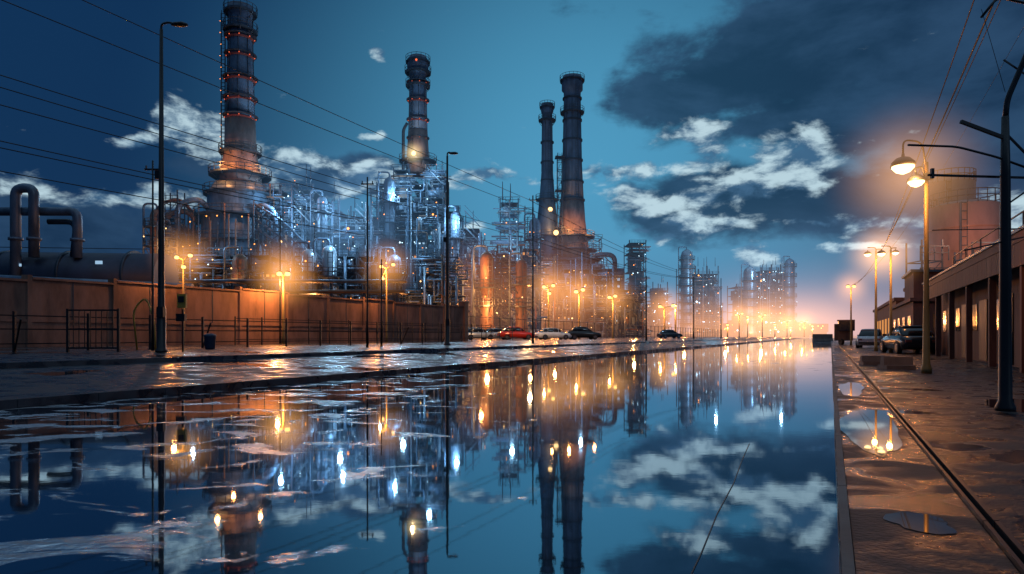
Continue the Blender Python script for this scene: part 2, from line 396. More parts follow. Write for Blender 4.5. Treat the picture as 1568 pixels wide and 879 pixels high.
# stack 4
b = M(); X, Y = 16.6, 180
b.lathe(X, Y, [(5.0, 22), (4.3, 27), (3.6, 32.5), (3.25, 38)], 32, 'stack_brick')
b.lathe(X, Y, [(3.2, 38), (2.7, 48), (2.35, 66), (2.35, 68), (2.9, 68.6), (2.9, 71.4), (2.6, 72.3), (2.1, 72.3), (2.1, 70)], 32, 'stack_paint')
seams(b, X, Y, 3.2, 38, 2.7, 48, 10); seams(b, X, Y, 2.7, 48, 2.35, 66, 10)
for z, r in ((66, 2.45), (60, 2.5), (54.5, 2.62), (49, 2.75), (43, 3.0), (38, 3.3)): b.lathe(X, Y, [(r, z), (r+0.22, z+0.05), (r+0.22, z+0.45), (r, z+0.5)], 28, 'dark_steel', False)
b.platform(X, Y, 71.3, 3.4, n=20); b.platform(X, Y, 62.5, 3.3, n=20); b.platform(X, Y, 28.2, 6.2, n=24); b.platform(X, Y, 24.5, 6.8, n=24)
b.ladder(X+1.0, Y-3.2, 28, 70)
b.ball(X-4.8, Y-5, 28.6, 0.7, 'bulb_warm')
s4 = b.build('smokestack'); point('stack_light', (X-1.5, Y-7, 29.5), 1900, SOD, s4, 0.3); point('stack_light', (X+5.5, Y-5, 29), 1000, SOD, s4, 0.3)

# ------------------------------------------------------------------ process units
def lattice(b, x0, x1, y0, y1, z0, z1, dz=3.5, w=0.32, mat='dark_steel', brace=True, rails=True):
    for x in (x0, x1):
        for y in (y0, y1): b.bar((x, y, z0), (x, y, z1), w, mat)
    z = z0+dz; flip = False
    while z <= z1+0.01:
        for y in (y0, y1): b.bar((x0, y, z), (x1, y, z), w*0.8, mat)
        for x in (x0, x1): b.bar((x, y0, z), (x, y1, z), w*0.8, mat)
        if rails:
            b.bar((x0-.3, y0-.3, z+1.1), (x1+.3, y0-.3, z+1.1), 0.1, mat); b.bar((x0-.3, y0-.3, z+.6), (x1+.3, y0-.3, z+.6), 0.08, mat)
            n = int((x1-x0)/1.2)+1
            for i in range(n+1):
                xx = x0-.3+(x1-x0+.6)*i/n; b.bar((xx, y0-.3, z), (xx, y0-.3, z+1.1), 0.08, mat)
        if brace:
            if flip: b.bar((x0, y0, z-dz), (x1, y0, z), w*0.5, mat); b.bar((x0, y0, z), (x1, y0, z-dz), w*0.5, mat)
            else: b.bar((x0, y0, z-dz), (x1, y0, z), w*0.5, mat)
        flip = not flip; z += dz
def process_unit(x0, x1, y0, y1, z1, seed, warm=0.6, nb=1.0, cell=3.4, dz=3.0, core=.9, far=False):
    q = random.Random(seed); b = M(); z0 = 0.5
    nx = max(1, round((x1-x0)/cell)); cw = (x1-x0)/nx
    mats = ['steel', 'steel', 'dark_steel', 'silver', 'rust', 'stack_paint', 'steel', 'steel']
    for i in range(nx):
        top = z1 - q.choice([0, 0, dz, dz*1.6]) if nx > 1 else z1
        xa, xb = x0+i*cw, x0+(i+1)*cw-0.3
        lattice(b, xa, xb, y0, y1, z0, top, dz, 0.24 if not far else .34, brace=q.random() < 0.6)
        zc = z0
        while zc < top*core-2:
            hgt = q.uniform(2.5, 7); hgt = min(hgt, top*core-zc); off = q.uniform(0, 1.6)
            b.box((xa+xb)/2+q.uniform(-.5, .5), y0+4.2+off, zc+hgt/2, (xb-xa)*q.uniform(.7, 1.15), 3.2, hgt-.1, q.choice(('dark_steel', 'steel', 'dark_steel', 'stack_paint')))
            for w_ in range(2):
                if q.random() < .3*nb:
                    for w2 in range(q.randint(1, 3)):
                        b.box(xa+.6+w2*.85, y0+2.57+off, zc+hgt*(.35+.4*w_), .5, .06, .55, 'window_warm' if q.random() < warm+.1 else 'window_cool')
            zc += hgt
        z = z0
        while z+dz <= top+0.01:
            if q.random() < 0.75: b.box((xa+xb)/2, (y0+y1)/2, z+dz, xb-xa-.4, y1-y0-.4, 0.12, 'dark_steel')
            for rep in range(3):
                t = q.random(); yy = y0+(.5, 1.3, 2.2)[rep]; mt = q.choice(mats)
                if t < 0.16:
                    r = q.uniform(.35, .8); b.cyl((xa+.2, yy, z+.3+r), (xb-.2, yy, z+.3+r), r, r, 12, mt)
                    for s_ in (0.25, .75): b.box(xa+(xb-xa)*s_, yy, z+.25, .3, r*1.6, .5, 'dark_steel')
                elif t < 0.36:
                    r = q.uniform(.3, .65); cx = q.uniform(xa+r, xb-r)
                    b.lathe(cx, yy, [(r*.4, z+.2), (r, z+.5), (r, z+dz-.8), (r*.6, z+dz-.4), (r*.15, z+dz-.25)], 12, mt)
                elif t < 0.52:
                    b.box(q.uniform(xa+.6, xb-.6), yy, z+dz*.4, q.uniform(.6, 1.6), q.uniform(.6, 1.2), dz*q.uniform(.4, .75), mt)
                elif t < 0.80:
                    zz = z+q.uniform(.3, 1.1)
                    for p_ in range(q.randint(2, 5)):
                        r = q.uniform(.07, .18); yp = y0-.1-q.random()*.6; b.cyl((xa-q.random()*2, yp, zz), (xb+q.random()*2, yp, zz), r, r, 6, q.choice(mats)); zz += .42
                else:
                    xx = q.uniform(xa, xb); hx = q.uniform(-2.5, 2.5); r = q.uniform(.09, .2)
                    b.pipe([(xx, y0-.6, z-2), (xx, y0-.6, z+1.5), (xx+hx, y0-.6, z+1.5), (xx+hx, y0-.6, z+dz+1)], r, q.choice(mats), 6, .5)
            for _ in range(3):
                if q.random() < 0.5*nb:
                    c = q.random(); s_ = q.uniform(.05, .12)*(1.7 if far else 1)
                    if q.random() < .08: s_ *= 2
                    mat = ('bulb_orange' if q.random() < .7 else 'bulb_warm') if c < warm else 'bulb_cool'
                    b.ball(q.uniform(xa, xb), y0-.55, z+dz-q.uniform(.3, 1.5), s_, mat, 6)
            z += dz
        for _ in range(q.randint(2, 4)):
            xx = q.uniform(xa, xb); r = q.uniform(.09, .24)
            b.cyl((xx, y0-.7-r, z0), (xx, y0-.7-r, q.uniform(z1*.4, z1*1.02)), r, r, 6, q.choice(mats))
        for _ in range(2):
            if q.random() < .7:
                xx = q.uniform(xa, xb); b.cyl((xx, y0+2, top), (xx, y0+2, top+q.uniform(1, 4.5)), .12, .06, 6, 'dark_steel')
                b.ball(xx, y0+2, top+1.2, .09, 'bulb_orange' if q.random() < .5 else 'bulb_cool', 6)
    z = z0
    while z+dz < z1:
        b.bar((x1-.5, y0-1.2, z), (x1-3.4, y0-1.2, z+dz), .22, 'dark_steel'); b.bar((x1-.5, y0-1.2, z+1), (x1-3.4, y0-1.2, z+dz+1), .08, 'dark_steel')
        z += dz
    return b.build('refinery_process_unit')

U = []
U.append(process_unit(-65.5, -57.5, 120, 130, 24, 1, .7))
U.append(process_unit(-57, -44, 116, 128, 20, 2, .65))
U.append(process_unit(-45, -36, 119, 132, 28.5, 3, .2, 1.3))
U.append(process_unit(-35.5, -25.5, 122, 134, 26.5, 4, .15, 1.4))
U.append(process_unit(-29, -14.5, 140, 153, 37, 5, .25, 1.3, core=.97))
U.append(process_unit(-14, -5.5, 124, 134, 25.5, 6, .25, 1.0))
U.append(process_unit(-6, -2.6, 128, 136, 20, 7, .6))
U.append(process_unit(-2.3, 1.5, 126, 130, 27.5, 8, .5, 1.0, 4, 2.9, core=.3))
U.append(process_unit(1.8, 6.0, 132, 142, 21, 9, .8))
U.append(process_unit(-33, -20, 99, 106, 15, 10, .3, 1.0, 3.2, 2.5))
U.append(process_unit(-20, -8, 100, 108, 13.5, 11, .4, 1.0, 3.2, 2.5))
U.append(process_unit(-52, -36, 98, 106, 13, 12, .6, .8, 3.2, 2.5))
U.append(process_unit(-8, 0, 112, 120, 15.5, 13, .85, 1.0, 2.7, 2.4))
U.append(process_unit(6, 26, 160, 170, 21, 14, .8, 1.1, 3.3, 2.8))
U.append(process_unit(26, 34, 165, 172, 13, 15, .8, 1.0, 3.6, 3.0))
U.append(process_unit(-36, -28, 146, 156, 33, 16, .2, 1.0))
b = M()
for x0, x1, y, h in ((-66, -40, 137, 19), (-44, -30, 139, 23), (-30, -12, 156, 27), (-14, 4, 141, 17), (4, 30, 186, 18)):
    xx = x0
    while xx < x1:
        w_ = RND.uniform(2.5, 5); hh_ = h*RND.uniform(.75, 1.12)
        b.box(xx+w_/2, y+3, hh_/2+.25, w_-.1, 6+RND.uniform(-.8, .8), hh_, RND.choice(('dark_steel', 'dark_steel', 'steel')))
        for zz in range(3, int(hh_)-1, 2):
            if RND.random() < .3: b.box(xx+w_/2, y-.5, zz, .8, .06, .7, 'window_warm' if RND.random() < .5 else 'window_cool')
        xx += w_
b.build('process_hall')

# furnace drum carrying stack 1
b = M(); X, Y = -49.9, 120
b.lathe(X, Y, [(7.2, .5), (7.2, 17), (6.6, 18), (6.6, 22.5), (5.6, 23.5), (5.6, 26.5), (4.6, 28.5)], 28, 'steel')
for z in (9, 13.5, 18, 22.6): b.platform(X, Y, z, 7.8, n=28)
b.platform(X, Y, 26.8, 6.3, n=24)
for i in range(26):
    t = -math.pi*(i+.5)/26; rr = 7.7+.5*(i % 3)
    b.cyl((X+math.cos(t)*rr, Y+math.sin(t)*rr, .5), (X+math.cos(t)*rr, Y+math.sin(t)*rr, RND.uniform(15, 24.6)), .14, .14, 6, RND.choice(('dark_steel', 'steel', 'rust')))
    if i % 2: b.ball(X+math.cos(t)*8.4, Y+math.sin(t)*8.4, RND.choice((12.4, 16.9, 21.5)), .11, 'bulb_orange', 6)
for i, (dx, top, r) in enumerate(((-8.5, 24, .5), (-10.7, 22, .5), (-12.8, 20.5, .4), (-11.9, 24, .3), (8.6, 23, .45))):
    b.pipe([(X+dx, Y-6, .5), (X+dx, Y-6, top), (X+dx+(3.4 if dx < 0 else -3.4), Y-5, top+1.2), (X+dx+(4.6 if dx < 0 else -4.6), Y-3, top-1)], r, 'rust' if i % 2 else 'steel', 10, 2.2)
for t in range(4): b.pipe([(X+5, Y-6, 24-t*1.3), (X+10, Y-7, 21-t*1.5), (X+17, Y-6, 14-t*1.4)], .22, 'steel', 8)
f1 = b.build('furnace')
lattice_b = M(); lattice(lattice_b, X-10, X-7.5, Y-8, Y-5.5, .5, 26, 2.6, .2); lattice(lattice_b, X+7.5, X+11, Y-9, Y-6, .5, 23, 2.6, .2); lattice(lattice_b, X-5, X+5, Y-10.5, Y-8.6, .5, 15, 2.6, .2); adopt(lattice_b.build('access_frame'), f1)
point('deck_light', (X-9, Y-11, 16), 1200, SOD, f1, .3); point('deck_light', (X+2, Y-13, 9), 1500, SOD, f1, .3); point('deck_light', (X+3, Y-10, 26), 600, SOD, f1, .3)
# drum base carrying stacks 3 and 4
b = M()
for X, r in ((16.6, 5.6), (9.7, 4.2)):
    Y = 180
    b.lathe(X, Y, [(r+.4, .5), (r+.4, 14), (r, 15), (r, 22)], 28, 'steel')
    for z in (7, 12, 17, 21.5): b.platform(X, Y, z, r+1.3, n=24)
lattice(b, 12.2, 13.6, 175, 177, .5, 50, 2.5, .2, rails=False)
b.ladder(12.9, 174.8, .5, 50)
for z in (20, 30, 40, 49): b.box(12.9, 176, z, 2.6, 3, .2, 'dark_steel')
lattice(b, 3.5, 5.6, 176, 179, .5, 36, 2.6, .22); lattice(b, 19.5, 23.5, 172, 176, .5, 27, 2.6, .22)
f2 = b.build('boiler_house')
def column(x, y, r, top, mat, seed, name='distillation_column'):
    q = random.Random(seed); b = M()
    b.lathe(x, y, [(r*1.15, .5), (r*1.15, 2.5), (r, 3), (r, top-r), (r*.8, top-r*.4), (r*.3, top)], 18, mat)
    z = 6
    while z < top-2:
        b.platform(x, y, z, r+.9, n=14, th=.2)
        if q.random() < .8: b.ball(x+q.uniform(-r, r), y-r-1, z+1.4, .11, q.choice(('bulb_cool', 'bulb_warm', 'bulb_orange')), 6)
        z += q.uniform(3.0, 4.5)
    b.ladder(x+r*.5, y-r-.3, .5, top-1)
    b.pipe([(x, y, top-.3), (x, y, top+1.0), (x-r-1, y-.4, top+1.0), (x-r-1, y-.4, 3)], .18, 'steel', 8, .8)
    return b.build(name)
column(-62, 114, 1.1, 23, 'rust', 1); column(-59.2, 113, .9, 20, 'steel', 2); column(-30, 96.5, 1.2, 13.8, 'silver', 3); column(-27, 96.5, 1.1, 14.3, 'silver', 4)
column(-10.5, 121, .9, 24, 'steel', 5); column(-17.5, 97, 1.1, 13, 'steel', 6); column(5.2, 150, 1.3, 28, 'steel', 7); column(-34, 117, .9, 26, 'steel', 8); column(-40, 96, 1.1, 13, 'rust', 9)
column(-4.2, 109, 1.2, 15, 'rust', 10); column(1.6, 111, 1.0, 14, 'rust', 11); column(-25.5, 136, 1.2, 34, 'steel', 12)
b = M(); b.pipe([(20.4, 165, .5), (20.4, 165, 21.5), (26, 165, 21.5), (26, 165, 10)], .6, 'dark_steel', 12, 2); b.build('pipe_loop')
b = M()
for i in range(11):
    x = -62+i*4.6
    b.bar((x, 91, .5), (x, 91, 8.2), .3, 'dark_steel'); b.bar((x, 94.5, .5), (x, 94.5, 8.2), .3, 'dark_steel')
    for z in (5, 6.6, 8.2): b.bar((x, 90.6, z), (x, 94.9, z), .25, 'dark_steel')
for j in range(14):
    z = 5.3+1.6*(j % 3); y = 90.9+(j//3)*.85; r = RND.uniform(.12, .28)
    b.cyl((-64, y, z+r), (-15, y, z+r), r, r, 8, RND.choice(('silver', 'steel', 'rust', 'steel')))
b.build('pipe_rack')
def tank(x, y, r, h, mat, z0=.5, name='storage_tank', dome=.25):
    b = M(); b.lathe(x, y, [(r, z0), (r, h), (r*.96, h+.05), (r*.7, h+r*dome*.6), (r*.3, h+r*dome*.95), (.05, h+r*dome)], 36, mat)
    for i in range(1, 6): b.lathe(x, y, [(r+.04, z0+(h-z0)*i/6), (r+.04, z0+(h-z0)*i/6+.08)], 36, mat, False)
    n = 24
    for hh in (.6, 1.1): b.pipe([(x+math.cos(2*math.pi*i/n)*r, y+math.sin(2*math.pi*i/n)*r, h+hh) for i in range(n+1)], .04, 'dark_steel', 4)
    for i in range(n): b.bar((x+math.cos(2*math.pi*i/n)*r, y+math.sin(2*math.pi*i/n)*r, h), (x+math.cos(2*math.pi*i/n)*r, y+math.sin(2*math.pi*i/n)*r, h+1.1), .06, 'dark_steel')
    b.ladder(x-r*.6, y-r*.85, z0, h, w=.5)
    return b.build(name)
tank(-43, 90, 3.6, 6.0, 'steel')

def plantlight(i, x, y, z, e, c): point('flood_light', (x, y, z), e, c, U[i], .3)
for i, x, y, z, e, c in ((0, -62, 108, 8, 1500, SOD), (11, -50, 92, 6, 1700, SOD), (11, -40, 92, 9, 1100, SOD), (9, -28, 93, 6, 1100, SOD), (9, -25, 95, 17, 2200, COOL), (2, -40, 113, 24, 3800, COOL), (3, -30, 116, 24, 3800, COOL),
    (4, -24, 134, 30, 4500, COOL), (4, -17, 134, 36, 4000, COOL), (5, -10, 118, 22, 3800, COOL), (10, -14, 95, 4, 1300, SOD), (12, -4, 105, 6, 5000, SOD), (12, -5, 106, 12, 2000, SOD), (7, 0, 119, 20, 2600, COOL),
    (8, 3.5, 124, 7, 3600, SOD), (13, 10, 152, 8, 4500, SOD), (13, 16, 152, 24, 4500, COOL), (14, 29, 155, 6, 4000, SOD), (11, -46, 94, 16, 1500, COOL), (10, -16, 96, 15, 1800, COOL)):
    plantlight(i, x, y, z, e, c)
add_haze_glow('haze_glow', (-4, 108, 8), 13, (1.0, 0.33, 0.09), 0.045, U[12])
add_haze_glow('haze_glow', (10, 150, 8), 24, (1.0, 0.33, 0.09), 0.030, U[13])
add_haze_glow('haze_glow', (-29, 110, 20), 18, (0.25, 0.55, 1.0), 0.018, U[3])
add_haze_glow('haze_glow', (-18, 112, 12), 64, (0.16, 0.40, 0.75), 0.0048, U[3], (1, .3, .6), 1.5)  # blue glow added as a cool wash over the plant

# ------------------------------------------------------------------ far units
def far_unit(x0, x1, y, top, seed, warm=.35): 
    return process_unit(x0, x1, y, y+12, top, seed, warm, 1.6, 4.5, 3.6, far=True)
far_unit(45, 51.5, 250, 37.5, 31); far_unit(55, 61, 255, 22, 32); far_unit(69, 83, 262, 29, 33, .4); far_unit(97, 105, 282, 27, 34); far_unit(105, 121, 284, 32, 35, .4); far_unit(125, 131, 330, 18, 36); far_unit(60, 70, 290, 15, 37); far_unit(84, 97, 300, 16, 38)
column(69, 258, 2.3, 35, 'silver', 20); column(119, 280, 2, 34, 'steel', 21); column(100, 275, 2.5, 30, 'silver', 22)
fu = U[14]
point('flood_light', (62, 235, 6), 6000, SOD, fu, .4); point('flood_light', (100, 262, 6), 11000, SOD, fu, .4); point('flood_light', (80, 245, 6), 6000, SOD, fu, .4); point('flood_light', (75, 240, 30), 6000, COOL, fu, .4); point('flood_light', (108, 262, 32), 8000, COOL, fu, .4)
add_haze_glow('haze_glow', (60, 240, 4), 42, (1.0, 0.36, 0.10), 0.036, fu, (1, .6, .42))
add_haze_glow('haze_glow', (102, 255, 4), 62, (1.0, 0.42, 0.14), 0.050, fu, (1, .6, .38))
add_haze_glow('haze_glow', (98, 232, 12), 90, (0.24, 0.44, 0.70), 0.0070, fu, (1.2, .35, .55), 1.5)  # blue self-glow added to make the far units paler
add_haze_glow('haze_glow', (132, 270, 2), 95, (1.0, 0.48, 0.28), 0.0120, fu, (1.2, .5, .38), 1.8)

# ------------------------------------------------------------------ perimeter wall
b = M(); d = 8.0; i = 0
while d < 61.5:
    top = 3.35+.12*(i % 3 == 0)+(.25 if d > 30 else 0)
    strip(b, -35.12, -35.0, d+.18, d+3.4, .45, top, 'wall_concrete')
    strip(b, -35.2, -34.92, d, d+.18, .45, top+.18, 'wall_concrete')
    strip(b, -35.2, -34.9, d+.18, d+3.4, top, top+.1, 'wall_concrete')
    strip(b, -35.0, -34.95, d+.18, d+3.4, 1.6, 1.72, 'wall_concrete')
    strip(b, -35.0, -34.98, d+1.75, d+1.8, 1.73, top-.01, 'dark_steel')
    d += 3.4; i += 1
x, y = R(-35.1, d+.1); b.box(x, y, 2.3, .6, .6, 3.9, 'wall_concrete', ROT); b.build('perimeter_wall')
b = M(); d = 66
while d < 230:
    x, y = R(-38, d); b.bar((x, y, .5), (x, y, 3.1), .1, 'dark_steel'); d += 3
for z in (.8, 1.9, 3.0):
    b.bar((*R(-38, 66), z), (*R(-38, 230), z), .07, 'dark_steel')
b.build('perimeter_fence')
b = M(); d = 12
while d < 44:
    x, y = R(-25, d); b.bar((x, y, .45), (x, y, 1.75), .09, 'black_metal')
    if RND.random() < .25: b.bar((x, y, .5), (x+.5, y-.4, 1.5), .05, 'black_metal')
    d += 2
for z in (.75, 1.2, 1.62): b.bar((*R(-25, 12), z), (*R(-25, 44), z), .045, 'black_metal')
b.build('railing')
b = M(); d = 34
while d < 60:
    x, y = R(-31, d); b.bar((x, y, .45), (x, y, 2.0), .07, 'black_metal'); d += 1.6
for z in (.8, 1.3, 1.9): b.bar((*R(-31, 34), z), (*R(-31, 60), z), .04, 'black_metal')
b.build('railing')
b = M(); x0, x1, y = -13.6, -12.05, 20
for x in (x0, x1): b.box(x, y, 1.15, .07, .07, 1.35, 'black_metal')
for z in (.62, 1.2, 1.78): b.box((x0+x1)/2, y, z, x1-x0, .04, .05, 'black_metal')
for i in range(1, 9): b.box(x0+(x1-x0)*i/9, y, 1.2, .022, .022, 1.16, 'black_metal')
b.build('gate')
b = M(); b.pipe([(-13.2, 23, .5), (-13.35, 23, 1.9), (-12.9, 23, 2.4), (-12.6, 23, 1.6), (-12.55, 23, .5)], .03, 'yellow_paint', 8, .4); b.build('hoop_barrier')
b = M(); b.lathe(-11.1, 24, [(.15, .5), (.18, .55), (.2, .95), (.23, 1.0), (.18, 1.05), (.1, 1.08)], 16, 'blue_paint'); b.build('litter_bin')
b = M(); b.box(-10.0, 19.8, 2.05, .26, .1, .42, 'yellow_paint'); b.box(-10.0, 19.73, 2.1, .17, .02, .18, 'black_metal'); b.box(-10.0, 19.85, 1.15, .05, .05, 1.3, 'black_metal'); b.box(-10.0, 19.75, 1.55, .26, .14, .22, 'black_metal'); b.build('control_box')

# ------------------------------------------------------------------ street lamps
def tall_lamp(x, y, top, z0=.5, arm=.6, r=.11, mat='black_metal'):
    b = M()
    b.lathe(x, y, [(r*1.9, z0), (r*1.9, z0+.06), (r*1.35, z0+.1), (r*1.35, z0+1.3), (r, z0+1.4), (r*.9, z0+3), (r*.5, top-.15)], 14, mat)
    b.pipe([(x, y, top-.3), (x, y, top), (x+arm*.5, y, top+.06), (x+arm, y, top)], r*.35, mat, 8, .2)
    n = len(b.v); k = b.mi(mat)
    hx = x+arm+.1
    for (px, w, h) in ((-.22, .05, .04), (-.1, .11, .08), (.12, .13, .09), (.26, .05, .04)):
        for t in range(10):
            a = 2*math.pi*t/10; b.v.append((hx+px, y+math.cos(a)*w, top-.02+math.sin(a)*h*(1 if math.sin(a) > 0 else .5)))
    for i in range(3):
        for t in range(10):
            tt = (t+1) % 10; b.f.append((n+i*10+t, n+(i+1)*10+t, n+(i+1)*10+tt, n+i*10+tt)); b.m.append(k); b.sm.append(True)
    b.f.append(tuple(n+t for t in range(10))); b.m.append(k); b.sm.append(False)
    b.f.append(tuple(n+30+t for t in reversed(range(10)))); b.m.append(k); b.sm.append(False)
    b.box(x+r*.4, y-r*1.2, z0+1.2, .2, .1, .3, mat); b.box(x-r*1.2, y, top-4.5, .14, .08, .25, mat)
    return b.build('street_lamp')
tall_lamp(-10.47, 19.5, 10.3, arm=.42, r=.095); tall_lamp(-3.37, 34, 10.5, .5, .2, r=.10)
def pole(x, y, top, r=.06, z0=.5, name='utility_pole', arm=True):
    b = M(); b.lathe(x, y, [(r*1.4, z0), (r, z0+1), (r*.7, top)], 10, 'black_metal')
    if arm: b.box(x, y, top-.3, .55, .05, .05, 'black_metal'); b.box(x-.22, y, top-.22, .04, .04, .1, 'concrete'); b.box(x+.22, y, top-.22, .04, .04, .1, 'concrete')
    b.build(name)
pole(-12.1, 22, 6.9, .04); pole(-6.2, 28, 7.8, .045); pole(1.4, 43.8, 10.4, .06); pole(14.6, 71, 7.5, .08, arm=False); pole(-14.2, 40, 8.4, .05, arm=False); pole(-6.0, 30, 4.5, .04, arm=False); pole(30.6, 110, 11, .1); pole(40, 125, 12, .1, arm=False)
pole(-27.7, 41, 3.9, .05, arm=False)

def lit_lamp(x, y, z, z0=.5, heads=((-.3, 0), (.3, 0)), e=400, R_=2.2, r=.14, st=None, col=SOD, mat='lamp_post_paint', bulb='bulb_lamp'):
    b = M(); b.lathe(x, y, [(r*.7, z0), (r*.55, z0+.4), (r*.35, z-.1)], 10, mat)
    for dx, dz in heads:
        b.pipe([(x, y, z-.5), (x, y, z-.1), (x+dx, y, z+dz+.05)], r*.22, mat, 6, .1)
        b.lathe(x+dx, y, [(r*.4, z+dz-r*.5), (r*.8, z+dz-r*.3), (r*.95, z+dz+.1*r), (r*.7, z+dz+r*.7), (r*.2, z+dz+r*.85)], 12, bulb)
        b.lathe(x+dx, y, [(r*1.2, z+dz+r*.8), (r*1.0, z+dz+r*1.1), (r*.3, z+dz+r*1.4)], 12, 'dark_steel')
    o = b.build('street_lamp')
    for dx, dz in heads[:1]: point('bulb_light', (x+dx, y-.3, z+dz-r*2), e, col, o, .1)
    if R_: add_haze_glow('haze_glow', (x, y, z), R_, (1.0, 0.40, 0.10), st or 1.5/R_, o)
    return o
lit_lamp(-17.1, 34, 5.05, heads=((-.35, 0), (.35, .1), (0, -.5)), e=300, R_=2.0, r=.12)
lit_lamp(-14.0, 40, 4.75, heads=((-.25, 0), (.25, 0)), e=950, R_=2.8, r=.17, st=.9)
lit_lamp(-9.5, 49.5, 6.2, heads=((-.4, 0), (.5, .15), (-.3, -.9)), e=1000, R_=2.8, r=.15)
lit_lamp(-20.6, 39, 3.7, heads=((0, 0),), e=60, R_=0, r=.13, bulb='bulb_cool')
lit_lamp(5.6, 100, 8.4, heads=((-.7, 0), (.7, .2), (.1, -1)), e=1500, R_=5.5, r=.3)
lit_lamp(10.8, 105, 8.0, heads=((-.5, 0), (.6, .3)), e=1500, R_=5.5, r=.34)
lit_lamp(17, 110, 7.4, heads=((-.6, 0), (.4, .2)), e=1500, R_=5.5, r=.32)
lit_lamp(35, 150, 7.6, heads=((-1, 0), (2, .2)), e=2000, R_=7, r=.42)
lit_lamp(39, 156, 8, heads=((0, 0),), e=1500, R_=0, r=.4)
for i in range(9):
    lit_lamp(74+i*5.6+RND.uniform(-1.5, 1.5), 225+i*4, RND.uniform(4, 8.5), heads=((-1, 0), (1, .4)) if i % 2 else ((0, 0),), e=1300, R_=7 if i % 2 else 0, r=.4)

def bowl(b, x, y, z, r, mat='dark_steel'):
    b.lathe(x, y, [(r*1.08, z), (r*1.0, z+r*.35), (r*.6, z+r*.75), (r*.15, z+r*.9), (r*.12, z+r*1.2)], 20, mat)
    b.lathe(x, y, [(r*.1, z-r*.75), (r*.6, z-r*.55), (r*.95, z-r*.15), (r*.95, z-.004)], 20, 'bulb_bowl')
b = M(); x, y = 10.15, 16.0
b.lathe(x, y, [(.12, .07), (.12, .2), (.085, .3), (.055, 2.5), (.045, 5.25)], 12, 'lamp_post_paint')
b.pipe([(x, y, 5.0), (x-.1, y, 5.75), (x-.57, y, 5.8), (x-.57, y, 5.45)], .022, 'dark_steel', 6, .2)
b.pipe([(x, y, 4.7), (x-.1, y, 5.15), (x-.27, y, 5.1), (x-.27, y, 5.0)], .022, 'dark_steel', 6, .1)
bowl(b, x-.57, y, 5.15, .26); bowl(b, x-.25, y, 4.78, .19)
b.box(x+.05, y, 4.9, .2, .12, .16, 'dark_steel')
L1 = b.build('street_lamp'); point('bulb_light', (x-.5, y-.3, 4.75), 230, SOD, L1, .12)
add_haze_glow('haze_glow', (x-.45, y, 4.95), 2.3, (1.0, 0.46, 0.15), .55, L1, (1, 1, 1), 2.8)
for (x, y, z) in ((20.3, 35, 5.7), (21.9, 39.3, 6.2)):
    b = M(); b.lathe(x, y, [(.12, .07), (.08, .4), (.05, z-.1)], 10, 'lamp_post_paint')
    b.pipe([(x, y, z-.3), (x, y, z+.1), (x-.5, y, z+.1)], .03, 'dark_steel', 6, .15); b.pipe([(x, y, z-.3), (x, y, z), (x+.3, y, z)], .03, 'dark_steel', 6, .15)
    bowl(b, x-.5, y, z-.3, .2); bowl(b, x+.25, y, z-.25, .17)
    o = b.build('street_lamp'); point('bulb_light', (x-.3, y-.4, z-.7), 240, SOD, o, .12); add_haze_glow('haze_glow', (x-.1, y, z-.3), 2.4, (1.0, 0.46, 0.15), .6, o)
lit_lamp(34, 65.5, 5.9, .05, ((-.3, 0), (.3, 0)), 200, 2.6, .17)

# big dark pole with cross-arms
b = M(); x, y = 6.08, 8.05
b.lathe(x, y, [(.11, .06), (.11, .12), (.075, .2), (.065, 1.5), (.055, 3.0), (.04, 3.7)], 14, 'black_metal')
b.pipe([(x, y, 3.65), (x+.02, y, 3.9), (x+.26, y-.1, 4.6), (x+.5, y-.2, 4.9)], .033, 'black_metal', 8, .1)
b.bar((x-.55, y, 3.64), (x-.02, y, 3.44), .045, 'black_metal')
b.bar((x-.95, y, 2.98), (x+1.2, y+.3, 3.0), .03, 'black_metal')
b.pipe([(x-1.2, y, 3.35), (x-.6, y, 3.33), (x-.1, y, 3.2), (x+.4, y, 3.02)], .014, 'black_metal', 6, .1)
b.bar((x, y, 2.6), (x+.5, y, 2.95), .02, 'black_metal'); b.bar((x-.5, y, 2.05), (x+.6, y, 2.3), .02, 'black_metal')
b.bar((x-.9, y, 2.3), (x+.2, y, 2.32), .012, 'black_metal')
b.bar((x, y, 3.5), (x+.5, y+.1, 3.1), .025, 'black_metal'); b.bar((x-.9, y, 2.94), (x-.9, y, 3.06), .04, 'black_metal')
b.bar((x-.02, y, 4.4), (x+.5, y, 4.05), .018, 'black_metal')
b.build('utility_pole')
b = M(); b.pipe([(5.75, 8.0, 4.9), (5.95, 8.0, 5.15), (6.4, 8.0, 5.05), (6.8, 8, 5.2)], .016, 'black_metal', 6, .1); b.pipe([(6.08, 8.05, 4.0), (5.75, 8, 5.0)], .004, 'cable', 4); b.build('cable_bracket')
